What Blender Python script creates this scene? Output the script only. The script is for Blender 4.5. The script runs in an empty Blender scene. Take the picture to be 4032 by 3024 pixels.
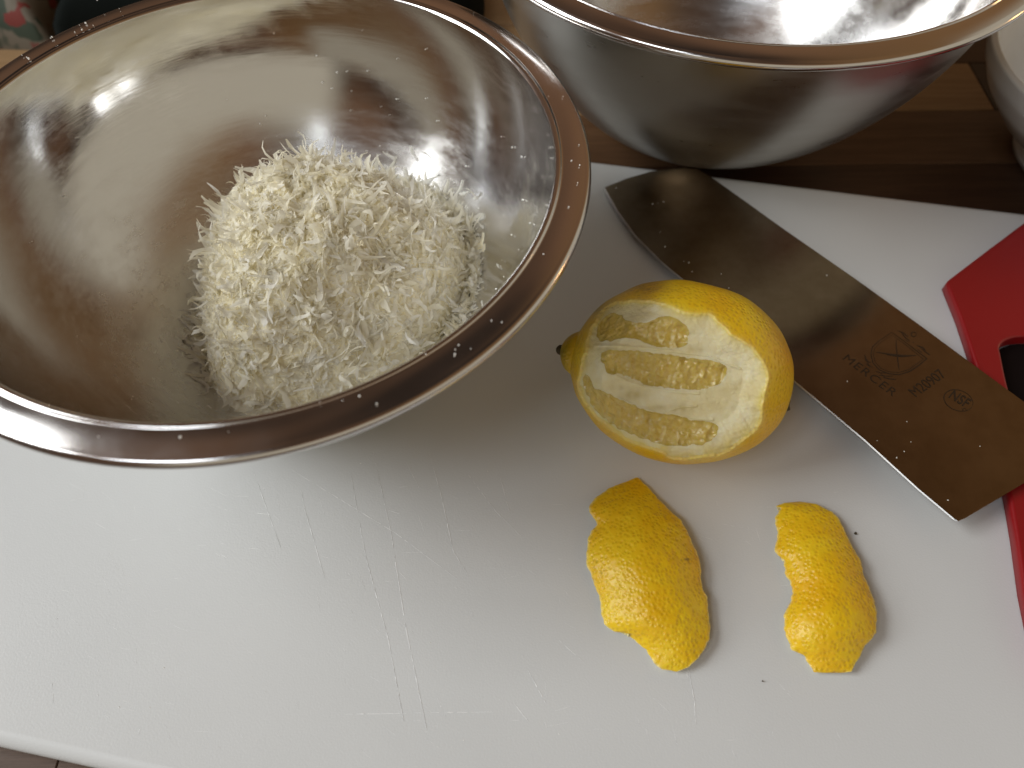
import bpy, bmesh, math, random
import numpy as np
from mathutils import Vector, Matrix, noise

rng = random.Random(7)
nrg = np.random.default_rng(7)
sc = bpy.context.scene
COL = sc.collection

# ------------------------------------------------------------------ camera
IMG_W, IMG_H, FPX = 4032.0, 3024.0, 3030.0
CAM = np.array([0.0, 0.0, 0.25])
PITCH, ROLL = math.radians(56.244), math.radians(-0.622)
_fw = np.array([0, math.cos(PITCH), -math.sin(PITCH)])
_rt = np.array([1.0, 0, 0]); _up = np.array([0, math.sin(PITCH), math.cos(PITCH)])
RGT = math.cos(ROLL) * _rt + math.sin(ROLL) * _up
UPV = -math.sin(ROLL) * _rt + math.cos(ROLL) * _up
cam_data = bpy.data.cameras.new('camera')
cam = bpy.data.objects.new('camera', cam_data); COL.objects.link(cam)
cam_data.sensor_fit = 'HORIZONTAL'; cam_data.sensor_width = 34.6
cam_data.lens = 34.6 * FPX / IMG_W
cam_data.clip_start = 0.005; cam_data.clip_end = 20
cam.matrix_world = Matrix(((RGT[0], UPV[0], -_fw[0], CAM[0]), (RGT[1], UPV[1], -_fw[1], CAM[1]),
                           (RGT[2], UPV[2], -_fw[2], CAM[2]), (0, 0, 0, 1)))
cam_data.dof.use_dof = True
cam_data.dof.focus_distance = 0.262
cam_data.dof.aperture_fstop = 9.0
sc.camera = cam

# ------------------------------------------------------------------ render look
sc.view_settings.view_transform = 'Standard'
sc.view_settings.look = 'None'
sc.view_settings.exposure = 0.2
sc.view_settings.gamma = 1.0
sc.cycles.use_denoising = True
sc.cycles.max_bounces = 12
sc.cycles.glossy_bounces = 8
sc.cycles.diffuse_bounces = 10
sc.cycles.sample_clamp_indirect = 6.0
sc.cycles.blur_glossy = 0.3

# ------------------------------------------------------------------ world: the dim brown room around
world = bpy.data.worlds.new('World'); sc.world = world; world.use_nodes = True
wn, wl = world.node_tree.nodes, world.node_tree.links
wn.clear()
w_out = wn.new('ShaderNodeOutputWorld'); w_bg = wn.new('ShaderNodeBackground')
w_tc = wn.new('ShaderNodeTexCoord'); w_nz = wn.new('ShaderNodeTexNoise'); w_cr = wn.new('ShaderNodeValToRGB')
w_nz.inputs['Scale'].default_value = 1.7; w_nz.inputs['Detail'].default_value = 1.5
w_cr.color_ramp.elements[0].position = 0.36; w_cr.color_ramp.elements[0].color = (0.028, 0.019, 0.014, 1)
w_cr.color_ramp.elements[1].position = 0.66; w_cr.color_ramp.elements[1].color = (0.16, 0.086, 0.048, 1)
wl.new(w_tc.outputs['Generated'], w_nz.inputs['Vector']); wl.new(w_nz.outputs['Fac'], w_cr.inputs['Fac'])
# pale plastered wall low down on the photographer's side, dark wood everywhere else
w_sep = wn.new('ShaderNodeSeparateXYZ'); wl.new(w_tc.outputs['Generated'], w_sep.inputs[0])
def wmath(op, a, b=0.0):
    n = wn.new('ShaderNodeMath'); n.operation = op
    for k, v in ((0, a), (1, b)):
        if isinstance(v, (int, float)): n.inputs[k].default_value = v
        else: wl.new(v, n.inputs[k])
    return n.outputs[0]
def wrange(v, a, b):
    n = wn.new('ShaderNodeMapRange'); n.interpolation_type = 'SMOOTHSTEP'; n.inputs['From Min'].default_value = a; n.inputs['From Max'].default_value = b
    wl.new(v, n.inputs['Value']); return n.outputs['Result']
side = wmath('ADD', wmath('MULTIPLY', w_sep.outputs[0], 0.80), wmath('MULTIPLY', w_sep.outputs[1], -0.60))
wallm = wmath('MULTIPLY', wrange(side, 0.05, 0.30), wrange(wmath('ADD', w_sep.outputs[2], wmath('MULTIPLY', w_nz.outputs['Fac'], 0.25)), 0.78, 0.62))
w_mix = wn.new('ShaderNodeMix'); w_mix.data_type = 'RGBA'
w_cab = wn.new('ShaderNodeMix'); w_cab.data_type = 'RGBA'     # lit cherry-wood cabinets on the right-hand side of the room
wl.new(wmath('MULTIPLY', wrange(w_sep.outputs[0], 0.20, 0.55), 0.75), w_cab.inputs[0]); wl.new(w_cr.outputs['Color'], w_cab.inputs[6]); w_cab.inputs[7].default_value = (0.21, 0.115, 0.048, 1)
wl.new(wallm, w_mix.inputs[0]); wl.new(w_cab.outputs[2], w_mix.inputs[6]); w_mix.inputs[7].default_value = (0.42, 0.38, 0.30, 1)
wl.new(w_mix.outputs[2], w_bg.inputs['Color']); wl.new(w_bg.outputs['Background'], w_out.inputs['Surface'])
w_bg.inputs['Strength'].default_value = 1.0

# ------------------------------------------------------------------ lamps: window panes, a warm lamp and an added front fill
def area(name, az, el, dist, w, h, power, color, target=(0.0, 0.16, 0.02), shift=(0, 0)):
    a, e = math.radians(az), math.radians(el)
    d = Vector((math.cos(a) * math.cos(e), math.sin(a) * math.cos(e), math.sin(e)))
    l = bpy.data.lights.new(name, 'AREA'); l.shape = 'RECTANGLE'; l.size = w; l.size_y = h
    l.energy = power; l.color = color
    o = bpy.data.objects.new(name, l); COL.objects.link(o)
    q = (-d).to_track_quat('-Z', 'Y').to_matrix()
    o.location = Vector(target) + d * dist + q @ Vector((shift[0], shift[1], 0))
    o.matrix_world = Matrix.Translation(o.location) @ q.to_4x4()
    return o
for ix in range(2):
    for iy in range(2):
        area('window_pane_light', 179, 33, 4.0, 0.98, 1.22, 32.5, (0.955, 0.99, 1.0),
             shift=((ix - 0.5) * 1.10, (iy - 0.5) * 1.36))
for ix in range(2):
    area('front_fill_light', 226, 52, 2.6, 0.36, 0.62, 4.8, (0.86, 0.93, 1.0), shift=((ix - 0.5) * 0.42, 0))  # unseen fill, added to brighten the near right of the board

for ix in range(2):
    area('kitchen_window_light', -112, 38, 2.5, 0.09, 0.42, 0.36, (0.88, 0.95, 1.0), shift=((ix - 0.5) * 0.13, 0))
area('warm_lamp_light', 12, 8, 1.6, 0.10, 0.22, 0.6, (1.0, 0.55, 0.20))

# ------------------------------------------------------------------ helpers
def rays(px):
    px = np.atleast_2d(np.asarray(px, float))
    return _fw[None] + ((px[:, 0] - IMG_W / 2) / FPX)[:, None] * RGT - ((px[:, 1] - IMG_H / 2) / FPX)[:, None] * UPV
def at_z(px, z):
    d = rays(px); t = (np.asarray(z) - CAM[2]) / d[:, 2]
    return CAM + d * t[:, None]
def at_plane(px, P0, n):
    d = rays(px); t = ((P0 - CAM) @ n) / (d @ n)
    return CAM + d * t[:, None]
def to_px(P):
    d = P - CAM; z = d @ _fw
    return np.stack([IMG_W / 2 + FPX * (d @ RGT) / z, IMG_H / 2 - FPX * (d @ UPV) / z], -1)
def mesh_obj(name, verts, faces, mat, parent=None, smooth=True):
    me = bpy.data.meshes.new(name)
    verts = np.asarray(verts, dtype=np.float32)
    if isinstance(faces, np.ndarray):
        n, k = faces.shape
        me.vertices.add(len(verts)); me.vertices.foreach_set('co', verts.ravel())
        me.loops.add(n * k); me.loops.foreach_set('vertex_index', faces.astype(np.int32).ravel())
        me.polygons.add(n); me.polygons.foreach_set('loop_start', np.arange(0, n * k, k, dtype=np.int32))
        me.update(calc_edges=True)
    else:
        me.from_pydata([tuple(v) for v in verts.tolist()], [], [tuple(f) for f in faces])
    me.polygons.foreach_set('use_smooth', [smooth] * len(me.polygons))
    me.validate(); me.update()
    if mat: me.materials.append(mat)
    o = bpy.data.objects.new(name, me); COL.objects.link(o)
    if parent: o.parent = parent; o.matrix_parent_inverse = parent.matrix_basis.inverted()
    return o
def empty(name, loc, label, cat, group=None):
    o = bpy.data.objects.new(name, None); COL.objects.link(o); o.location = Vector([float(x) for x in loc])
    o.empty_display_size = 0.01
    o['label'] = label; o['category'] = cat
    if group: o['group'] = group
    return o
def tag(o, label=None, cat=None, group=None, kind=None):
    if label: o['label'] = label
    if cat: o['category'] = cat
    if group: o['group'] = group
    if kind: o['kind'] = kind
    return o
def attr(o, name, vals):
    a = o.data.attributes.new(name, 'FLOAT', 'POINT'); a.data.foreach_set('value', np.asarray(vals, np.float32))
def lathe(name, prof, c, mat, parent, seg=256, close=False):
    prof = np.asarray(prof, float); n = len(prof)
    th = np.linspace(0, 2 * np.pi, seg, endpoint=False)
    V = np.empty((n, seg, 3))
    V[:, :, 0] = c[0] + prof[:, 0:1] * np.cos(th); V[:, :, 1] = c[1] + prof[:, 0:1] * np.sin(th); V[:, :, 2] = prof[:, 1:2]
    i, j = np.meshgrid(np.arange(n - 1), np.arange(seg), indexing='ij'); j2 = (j + 1) % seg
    F = np.stack([i * seg + j, i * seg + j2, (i + 1) * seg + j2, (i + 1) * seg + j], -1).reshape(-1, 4)
    return mesh_obj(name, V.reshape(-1, 3), F, mat, parent)

class Mat:
    def __init__(s, name, color=(0.5, 0.5, 0.5), rough=0.5, metal=0.0, spec=0.5, sss=0.0, sssr=(1, 0.8, 0.5), sssc=0.003, coat=0.0):
        s.m = bpy.data.materials.new(name); s.m.use_nodes = True
        s.n, s.l = s.m.node_tree.nodes, s.m.node_tree.links
        s.b = s.n['Principled BSDF']
        s.set('Base Color', (*color, 1)); s.set('Roughness', rough); s.set('Metallic', metal); s.set('Specular IOR Level', spec)
        if sss:
            s.set('Subsurface Weight', sss); s.set('Subsurface Radius', sssr); s.set('Subsurface Scale', sssc)
        if coat: s.set('Coat Weight', coat)
        s.tc = s.n.new('ShaderNodeTexCoord'); s.last_bump = None
    def set(s, k, v): s.b.inputs[k].default_value = v
    def node(s, t, **kw):
        n = s.n.new(t)
        for k, v in kw.items():
            if k in n.inputs: n.inputs[k].default_value = v
            else: setattr(n, k, v)
        return n
    def obj(s, scale=(1, 1, 1), rot=(0, 0, 0)):
        mp = s.n.new('ShaderNodeMapping'); mp.inputs['Scale'].default_value = scale; mp.inputs['Rotation'].default_value = rot
        s.l.new(s.tc.outputs['Object'], mp.inputs['Vector']); return mp.outputs['Vector']
    def noise(s, scale, detail=3, rough=0.5, vec=None, dist=0.0):
        n = s.node('ShaderNodeTexNoise', Scale=scale, Detail=detail, Roughness=rough, Distortion=dist)
        s.l.new(vec if vec else s.tc.outputs['Object'], n.inputs['Vector']); return n.outputs['Fac']
    def voro(s, scale, vec=None, feature='F1', rand=1.0):
        n = s.node('ShaderNodeTexVoronoi', feature=feature, Scale=scale); n.inputs['Randomness'].default_value = rand
        s.l.new(vec if vec else s.tc.outputs['Object'], n.inputs['Vector']); return n.outputs['Distance']
    def attr(s, name):
        n = s.n.new('ShaderNodeAttribute'); n.attribute_name = name; return n.outputs['Fac']
    def ramp(s, fac, stops):
        n = s.n.new('ShaderNodeValToRGB'); e = n.color_ramp.elements
        for k, (p, c) in enumerate(stops):
            el = e[k] if k < 2 else e.new(p)
            el.position = p; el.color = (*c, 1) if len(c) == 3 else c
        s.l.new(fac, n.inputs['Fac']); return n.outputs['Color']
    def rmap(s, fac, a, b, c, d):
        n = s.n.new('ShaderNodeMapRange')
        for k, v in zip(('From Min', 'From Max', 'To Min', 'To Max'), (a, b, c, d)): n.inputs[k].default_value = v
        s.l.new(fac, n.inputs['Value']); return n.outputs['Result']
    def mix(s, fac, a, b, mode='MIX'):
        n = s.n.new('ShaderNodeMix'); n.data_type = 'RGBA'; n.blend_type = mode
        for k, v in ((0, fac), (6, a), (7, b)):
            if isinstance(v, (int, float)): n.inputs[k].default_value = v
            elif isinstance(v, tuple): n.inputs[k].default_value = (*v, 1) if len(v) == 3 else v
            else: s.l.new(v, n.inputs[k])
        return n.outputs[2]
    def math(s, op, a, b=0.0):
        n = s.n.new('ShaderNodeMath'); n.operation = op
        for k, v in ((0, a), (1, b)):
            if isinstance(v, (int, float)): n.inputs[k].default_value = v
            else: s.l.new(v, n.inputs[k])
        return n.outputs[0]
    def to(s, sock, out): s.l.new(out, s.b.inputs[sock]); return s
    def bump(s, h, strength, dist):
        n = s.n.new('ShaderNodeBump'); n.inputs['Strength'].default_value = strength; n.inputs['Distance'].default_value = dist
        s.l.new(h, n.inputs['Height'])
        if s.last_bump: s.l.new(s.last_bump, n.inputs['Normal'])
        s.last_bump = n.outputs['Normal']; s.l.new(s.last_bump, s.b.inputs['Normal']); return s

def poly_sd(P, poly):
    """signed distance of 2-D points to a polygon, positive inside"""
    P = np.asarray(P, float); poly = np.asarray(poly, float)
    a = poly; b = np.roll(poly, -1, 0)
    best = np.full(len(P), 1e18); ins = np.zeros(len(P), bool)
    for p, q in zip(a, b):
        ab = q - p; t = np.clip(((P - p) @ ab) / max(ab @ ab, 1e-12), 0, 1)
        d = ((P - (p + t[:, None] * ab)) ** 2).sum(1); best = np.minimum(best, d)
        if p[1] != q[1]:
            c = ((p[1] > P[:, 1]) != (q[1] > P[:, 1])) & (P[:, 0] < (q[0] - p[0]) * (P[:, 1] - p[1]) / (q[1] - p[1]) + p[0])
            ins ^= c
    d = np.sqrt(best); return np.where(ins, d, -d)
def smooth_closed(pts, n=160):
    pts = np.asarray(pts, float); m = len(pts); out = []
    for i in range(m):
        p0, p1, p2, p3 = pts[i - 1], pts[i], pts[(i + 1) % m], pts[(i + 2) % m]
        for t in np.linspace(0, 1, max(2, n // m), endpoint=False):
            out.append(0.5 * (2 * p1 + (p2 - p0) * t + (2 * p0 - 5 * p1 + 4 * p2 - p3) * t * t + (3 * p1 - p0 - 3 * p2 + p3) * t ** 3))
    return np.array(out)
def nz(P, s, seed=0.0):
    return np.array([noise.noise(Vector((p[0] * s + seed, p[1] * s - seed, p[2] * s + 2 * seed))) for p in P])
def vnoise(P, s, seed=0):
    """fast smooth pseudo-noise (sum of sines), P (n,3) in metres"""
    r = np.random.default_rng(seed); o = np.zeros(len(P))
    for k in range(9):
        d = r.normal(size=3); d /= np.linalg.norm(d)
        o += np.sin((P @ d) * s * r.uniform(0.6, 1.7) * 2 * np.pi + r.uniform(0, 6.28)) * r.uniform(0.5, 1)
    return o / 4.0

# ------------------------------------------------------------------ materials
m_board = Mat('white_board_plastic', (0.67, 0.675, 0.667), 0.40, spec=0.3)
m_board.bump(m_board.noise(1400, 2), 0.12, 0.0004)
m_board.bump(m_board.noise(60, 3), 0.05, 0.0006)
m_board.to('Roughness', m_board.rmap(m_board.noise(25, 4), 0.3, 0.7, 0.34, 0.48))
m_board.to('Base Color', m_board.ramp(m_board.noise(9, 3), [(0.35, (0.65, 0.657, 0.65)), (0.65, (0.685, 0.69, 0.682))]))
m_scr = Mat('board_scratch', (0.80, 0.80, 0.79), 0.6)

def wood(name, a, b, rough=0.38):
    m = Mat(name, a, rough, spec=0.25)
    v = m.obj((3.0, 60, 60)); w = m.noise(4.0, 6, 0.6, v, 0.4)
    fine = m.noise(14.0, 4, 0.7, m.obj((4.0, 160, 160)))
    c = m.ramp(w, [(0.3, a), (0.7, b)])
    m.to('Base Color', m.mix(m.rmap(fine, 0.35, 0.7, 0.0, 0.6), c, tuple(x * 0.45 for x in a)))
    m.bump(fine, 0.15, 0.0003)
    return m
m_woods = [wood('walnut_dark', (0.022, 0.011, 0.007), (0.040, 0.020, 0.012)),
           wood('walnut_mid', (0.050, 0.023, 0.012), (0.085, 0.042, 0.022)),
           wood('walnut_light', (0.10, 0.050, 0.024), (0.17, 0.090, 0.045)),
           wood('walnut_grey', (0.10, 0.062, 0.042), (0.17, 0.11, 0.078)),
           wood('walnut_lit_tan', (0.30, 0.18, 0.085), (0.42, 0.27, 0.14))]  # last tone: walnut with the light on it put into the colour

m_steel = Mat('polished_steel', (0.66, 0.645, 0.63), 0.10, 1.0)
v = m_steel.obj((1, 1, 1))
_g = m_steel.n.new('ShaderNodeSeparateXYZ'); m_steel.l.new(m_steel.tc.outputs['Object'], _g.inputs[0])
m_steel.to('Roughness', m_steel.math('ADD', m_steel.rmap(m_steel.noise(70, 6, 0.75, m_steel.obj((0.25, 1, 2.5), (0.2, 0.3, 0.6))), 0.38, 0.68, 0.0, 0.14), m_steel.rmap(_g.outputs[2], 0.022, 0.060, 0.20, 0.045)))
m_steel.bump(m_steel.noise(30, 3, 0.5, m_steel.obj((1, 1, 10))), 0.035, 0.0006)
m_steel.bump(m_steel.noise(20, 2, 0.5), 0.05, 0.0012)
m_steel.bump(m_steel.noise(160, 4, 0.7, m_steel.obj((0.12, 0.5, 9), (0.25, 0.2, 0.5))), 0.05, 0.0002)
m_rim = Mat('rim_steel', (0.66, 0.63, 0.61), 0.13, 1.0)
m_rim.to('Roughness', m_rim.rmap(m_rim.noise(60, 4), 0.3, 0.7, 0.10, 0.20))
m_satin = Mat('satin_steel', (0.50, 0.49, 0.46), 0.33, 1.0)
m_satin.to('Roughness', m_satin.rmap(m_satin.noise(40, 4, 0.6, m_satin.obj((1, 1, 5))), 0.3, 0.7, 0.27, 0.40))
m_satin.bump(m_satin.noise(300, 3, 0.6, m_satin.obj((1, 1, 12))), 0.10, 0.0002)
m_blade = Mat('blade_steel', (0.45, 0.40, 0.33), 0.20, 1.0)
ang = math.radians(53)
m_blade.to('Roughness', m_blade.rmap(m_blade.noise(35, 5, 0.65), 0.3, 0.75, 0.14, 0.20))
m_blade.bump(m_blade.noise(20, 3, 0.6, m_blade.obj((60, 1.5, 60), (0, 0, -ang + math.pi / 2))), 0.03, 0.0002)
m_blade.to('Base Color', m_blade.ramp(m_blade.noise(55, 5, 0.7), [(0.36, (0.27, 0.21, 0.148)), (0.62, (0.33, 0.265, 0.195))]))
m_edge = Mat('ground_edge_steel', (0.50, 0.49, 0.47), 0.42, 1.0)
m_etch = Mat('etched_print', (0.035, 0.020, 0.010), 0.6, 0.0, spec=0.2)
m_black = Mat('black_handle_plastic', (0.018, 0.016, 0.016), 0.42)
m_black.bump(m_black.noise(900, 2), 0.15, 0.0003)
m_red = Mat('red_board_plastic', (0.27, 0.006, 0.008), 0.38)
m_red.bump(m_red.noise(700, 2), 0.12, 0.0004)
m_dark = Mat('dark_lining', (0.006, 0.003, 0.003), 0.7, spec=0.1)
m_ceramic = Mat('grey_glazed_ceramic', (0.7, 0.7, 0.68), 0.25)
m_ceramic.to('Base Color', m_ceramic.ramp(m_ceramic.noise(30, 4), [(0.3, (0.66, 0.66, 0.64)), (0.7, (0.74, 0.74, 0.72))]))

m_cheese = Mat('grated_cheese', (0.86, 0.81, 0.64), 0.40, spec=0.4, )
_c = m_cheese.ramp(m_cheese.attr('tone'), [(0.0, (0.97, 0.925, 0.76)), (1.0, (0.98, 0.965, 0.91))])
m_cheese.to('Base Color', _c)
_t = m_cheese.n.new('ShaderNodeBsdfTranslucent'); m_cheese.l.new(_c, _t.inputs['Color'])
_ms = m_cheese.n.new('ShaderNodeMixShader'); _ms.inputs[0].default_value = 0.5
m_cheese.l.new(m_cheese.b.outputs[0], _ms.inputs[1]); m_cheese.l.new(_t.outputs[0], _ms.inputs[2])
_tr = m_cheese.n.new('ShaderNodeBsdfTransparent'); _m2 = m_cheese.n.new('ShaderNodeMixShader'); _m2.inputs[0].default_value = 0.08
m_cheese.l.new(_ms.outputs[0], _m2.inputs[1]); m_cheese.l.new(_tr.outputs[0], _m2.inputs[2])
m_cheese.l.new(_m2.outputs[0], m_cheese.n['Material Output'].inputs['Surface'])
m_core = Mat('packed_cheese', (0.96, 0.90, 0.69), 0.5, spec=0.3)
m_core.bump(m_core.noise(420, 5, 0.7), 0.8, 0.0010)
m_crumb = Mat('cheese_crumb', (0.96, 0.95, 0.90), 0.4, spec=0.3)

def rind_mat(name, pores=1.0):
    m = Mat(name, (0.80, 0.50, 0.02), 0.36, spec=0.5, sss=0.25, sssr=(1.0, 0.55, 0.08), sssc=0.0015)
    big = m.noise(70, 4, 0.55); fine = m.voro(720, rand=1.0)
    c = m.ramp(big, [(0.30, (0.82, 0.46, 0.006)), (0.52, (0.86, 0.55, 0.010)), (0.72, (0.90, 0.64, 0.022))])
    c = m.mix(m.rmap(fine, 0.12, 0.55, 0.38, 0.0), c, (0.62, 0.36, 0.004))
    br = m.ramp(m.noise(260, 4, 0.7), [(0.35, (0.22, 0.09, 0.015)), (0.65, (0.62, 0.36, 0.08))])
    c = m.mix(m.attr('scar'), c, br)
    c = m.mix(m.attr('green'), c, (0.16, 0.17, 0.012))
    c = m.mix(m.attr('pale'), c, (0.88, 0.78, 0.36))
    c = m.mix(m.attr('spot'), c, (0.13, 0.07, 0.02))
    m.to('Base Color', c)
    m.bump(m.rmap(fine, 0.0, 0.6, 0.0, 1.0), 0.5 * pores, 0.0004)
    m.bump(m.noise(220, 4, 0.6), 0.18, 0.0006)
    return m
m_rind = rind_mat('lemon_rind'); m_zest = rind_mat('lemon_zest', 1.1)
m_pith = Mat('lemon_pith', (0.82, 0.74, 0.50), 0.48, spec=0.4, sss=0.3, sssr=(1, 0.8, 0.35), sssc=0.002)
fib = m_pith.noise(110, 5, 0.65)
c = m_pith.ramp(fib, [(0.28, (0.78, 0.66, 0.34)), (0.45, (0.88, 0.77, 0.44)), (0.7, (0.93, 0.86, 0.60))])
c = m_pith.mix(m_pith.attr('rim'), c, (0.83, 0.66, 0.16))
c = m_pith.mix(m_pith.attr('juice'), c, (0.60, 0.48, 0.19))
m_pith.to('Base Color', c)
m_pith.bump(m_pith.noise(240, 6, 0.75), 0.9, 0.0010)
m_pith.bump(m_pith.noise(500, 4, 0.7, m_pith.obj((0.3, 1, 1), (0, 0, 0.25))), 0.5, 0.0005)
m_pulp = Mat('lemon_pulp', (0.60, 0.44, 0.12), 0.06, spec=0.6, sss=0.6, sssr=(1.0, 0.75, 0.25), sssc=0.004, coat=0.6)
cell = m_pulp.voro(260, m_pulp.obj((1, 0.45, 1)), 'F1'); fine = m_pulp.noise(620, 4, 0.6)
m_pulp.to('Base Color', m_pulp.mix(m_pulp.rmap(fine, 0.35, 0.7, 0, 0.6), (0.66, 0.46, 0.075), (0.84, 0.66, 0.22)))
m_pulp.bump(cell, 0.9, 0.0022)
m_pulp.bump(fine, 0.5, 0.0007)
m_stem = Mat('stem_scar', (0.06, 0.045, 0.02), 0.7)
m_under = Mat('peel_underside', (0.84, 0.72, 0.36), 0.5, sss=0.3, sssr=(1, 0.8, 0.35), sssc=0.002)
m_cloth = Mat('floral_print_cloth', (0.5, 0.45, 0.35), 0.8)
d1 = m_cloth.noise(55, 2, 0.5); d2 = m_cloth.noise(60, 3, 0.5, m_cloth.obj((1, 1, 1), (0.3, 0.5, 1.0)))
c = m_cloth.mix(m_cloth.rmap(d1, 0.50, 0.54, 0, 1), (0.16, 0.135, 0.10), (0.035, 0.05, 0.03))
c = m_cloth.mix(m_cloth.rmap(d2, 0.54, 0.57, 0, 1), c, (0.17, 0.022, 0.014))
m_cloth.to('Base Color', c); m_cloth.bump(m_cloth.noise(900, 2), 0.3, 0.0004)
m_navy = Mat('dark_cloth', (0.005, 0.007, 0.006), 0.9, spec=0.1)

# ------------------------------------------------------------------ table of walnut staves
TZ = -0.012
table = mesh_obj('table', [(-0.9, -0.45, TZ - 0.030), (0.9, -0.45, TZ - 0.030), (0.9, 0.95, TZ - 0.030), (-0.9, 0.95, TZ - 0.030)],
                 [(0, 1, 2, 3)], m_woods[0].m); tag(table, 'dark walnut table top of glued staves under everything', kind='structure')
def box_verts(x0, x1, y0, y1, z0, z1, b):
    # box with a small bevelled top edge
    V = [(x0, y0, z0), (x1, y0, z0), (x1, y1, z0), (x0, y1, z0), (x0, y0, z1 - b), (x1, y0, z1 - b), (x1, y1, z1 - b), (x0, y1, z1 - b),
         (x0 + b, y0 + b, z1), (x1 - b, y0 + b, z1), (x1 - b, y1 - b, z1), (x0 + b, y1 - b, z1)]
    F = [(0, 3, 2, 1), (0, 1, 5, 4), (1, 2, 6, 5), (2, 3, 7, 6), (3, 0, 4, 7), (4, 5, 9, 8), (5, 6, 10, 9), (6, 7, 11, 10), (7, 4, 8, 11), (8, 9, 10, 11)]
    return V, F
y = -0.45; k = 0
tone = {}
while y < 0.95:
    w = 0.042
    x = -0.9 - rng.uniform(0, 0.3)
    while x < 0.9:
        L = rng.uniform(0.38, 0.62); x0 = max(x, -0.9); x1 = min(x + L, 0.9)
        if x1 - x0 > 0.02:
            V, F = box_verts(x0, x1 - 0.0003, y, y + w - 0.0003, TZ - 0.028, TZ, 0.0003)
            mi = rng.choice([0, 0, 1, 1, 2])
            cx, cy = (x0 + x1) / 2, y
            if x0 < -0.05 and y > 0.33: mi = 4  # far-left staves painted tan in place of the light falling there
            if x0 > -0.1 and 0.30 < y < 0.40: mi = rng.choice([0, 1])
            if y < 0.05: mi = 3
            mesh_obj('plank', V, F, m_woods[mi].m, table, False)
        x += L
    y += w; k += 1

# ------------------------------------------------------------------ white cutting board
def rounded_slab(name, outline, ztop, thick, rad, mat, parent=None, hole=None):
    """slab from a closed CCW outline with a rounded edge; optional hole outline"""
    O = np.asarray(outline, float)
    def offs(P, d):
        t = np.roll(P, -1, 0) - np.roll(P, 1, 0); t /= np.linalg.norm(t, axis=1)[:, None]
        return P - d * np.stack([t[:, 1], -t[:, 0]], 1)      # inward for CCW
    bm = bmesh.new()
    def loop(P, z): return [bm.verts.new((p[0], p[1], z)) for p in P]
    def skin(ls):
        for a, b in zip(ls[:-1], ls[1:]):
            n = len(a)
            for i in range(n): bm.faces.new((a[i], a[(i + 1) % n], b[(i + 1) % n], b[i]))
    ls = [loop(offs(O, rad), ztop - thick), loop(O, ztop - thick + rad)]
    for a in np.linspace(0, 90, 6): ls.append(loop(offs(O, rad * (1 - math.cos(math.radians(a)))), ztop - rad + rad * math.sin(math.radians(a))))
    skin(ls[:1] + ls[1:])
    if hole is None:
        bm.faces.new(ls[-1]); bm.faces.new(list(reversed(ls[0])))
    else:
        Hh = np.asarray(hole, float)
        hl = []
        for a in np.linspace(90, 0, 5): hl.append(loop(offs(Hh, -rad * (1 - math.sin(math.radians(90 - (90 - a)))) * 0 - rad * (1 - math.cos(math.radians(a)))), ztop - rad + rad * math.sin(math.radians(a))))
        hl.append(loop(Hh, ztop - thick + rad * .3)); hb = loop(Hh, ztop - thick); hl.append(hb)
        skin(hl)
        def fillring(a, b):
            es = []
            for L in (a, b):
                for i in range(len(L)):
                    e = bm.edges.get((L[i], L[(i + 1) % len(L)])) or bm.edges.new((L[i], L[(i + 1) % len(L)]))
                    es.append(e)
            bmesh.ops.triangle_fill(bm, edges=es, use_beauty=True)
        fillring(ls[-1], hl[0]); fillring(ls[0], hb)
    bmesh.ops.recalc_face_normals(bm, faces=bm.faces)
    me = bpy.data.meshes.new(name); bm.to_mesh(me); bm.free()
    for p in me.polygons: p.use_smooth = abs(p.normal.z) < 0.999
    me.materials.append(mat); o = bpy.data.objects.new(name, me); COL.objects.link(o)
    if parent: o.parent = parent; o.matrix_parent_inverse = parent.matrix_basis.inverted()
    return o
def rrect(u0, u1, v0, v1, r, U, V, n=10):
    pts = []
    for cu, cv, a0 in ((u1 - r, v0 + r, -90), (u1 - r, v1 - r, 0), (u0 + r, v1 - r, 90), (u0 + r, v0 + r, 180)):
        for a in np.linspace(a0, a0 + 90, n):
            pts.append(U * (cu + r * math.cos(math.radians(a))) + V * (cv + r * math.sin(math.radians(a))))
    return np.array(pts)
BA = math.radians(-11.2)
BU = np.array([math.cos(BA), math.sin(BA)]); BV = np.array([-math.sin(BA), math.cos(BA)])
far_v = float(np.array([0.0362, 0.2987]) @ BV); near_v = 0.0085
board = rounded_slab('white_cutting_board', rrect(-0.30, 0.27, near_v, far_v, 0.022, BU, BV, 14), 0.0, 0.0118, 0.0042, m_board.m)
tag(board, 'large scratched white plastic cutting board lying on the walnut table', 'cutting board')
# cut marks scored into the board: thin raised burrs following each stroke
scr = [((1000, 1860), (1060, 2030), (1105, 2155)), ((1195, 1990), (1225, 2090), (1278, 2275)), ((1185, 1930), (1200, 2000), (1215, 2050)),
       ((1380, 1860), (1440, 2190), (1530, 2520), (1590, 2840)), ((1470, 1780), (1540, 2100), (1600, 2480), (1680, 2870)),
       ((1690, 1780), (1740, 1960), (1785, 2170), (1840, 2260)), ((1600, 1820), (1650, 1920)), ((1150, 1850), (1560, 2100), (1800, 2280)),
       ((1845, 1870), (1950, 2010), (2050, 2110)), ((1630, 2806), (1940, 2803)), ((2025, 2770), (2080, 2840)), ((2080, 2640), (2150, 2770)),
       ((1970, 1880), (2010, 2030)), ((2200, 2520), (2290, 2600)), ((1320, 2812), (1600, 2808)), ((2712, 2640), (2735, 2760), (2740, 2850)),
       ((1530, 2010), (1575, 2022)), ((2560, 2130), (2590, 2160)), ((1010, 2020), (1065, 2026))]
V, F = [], []
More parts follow.
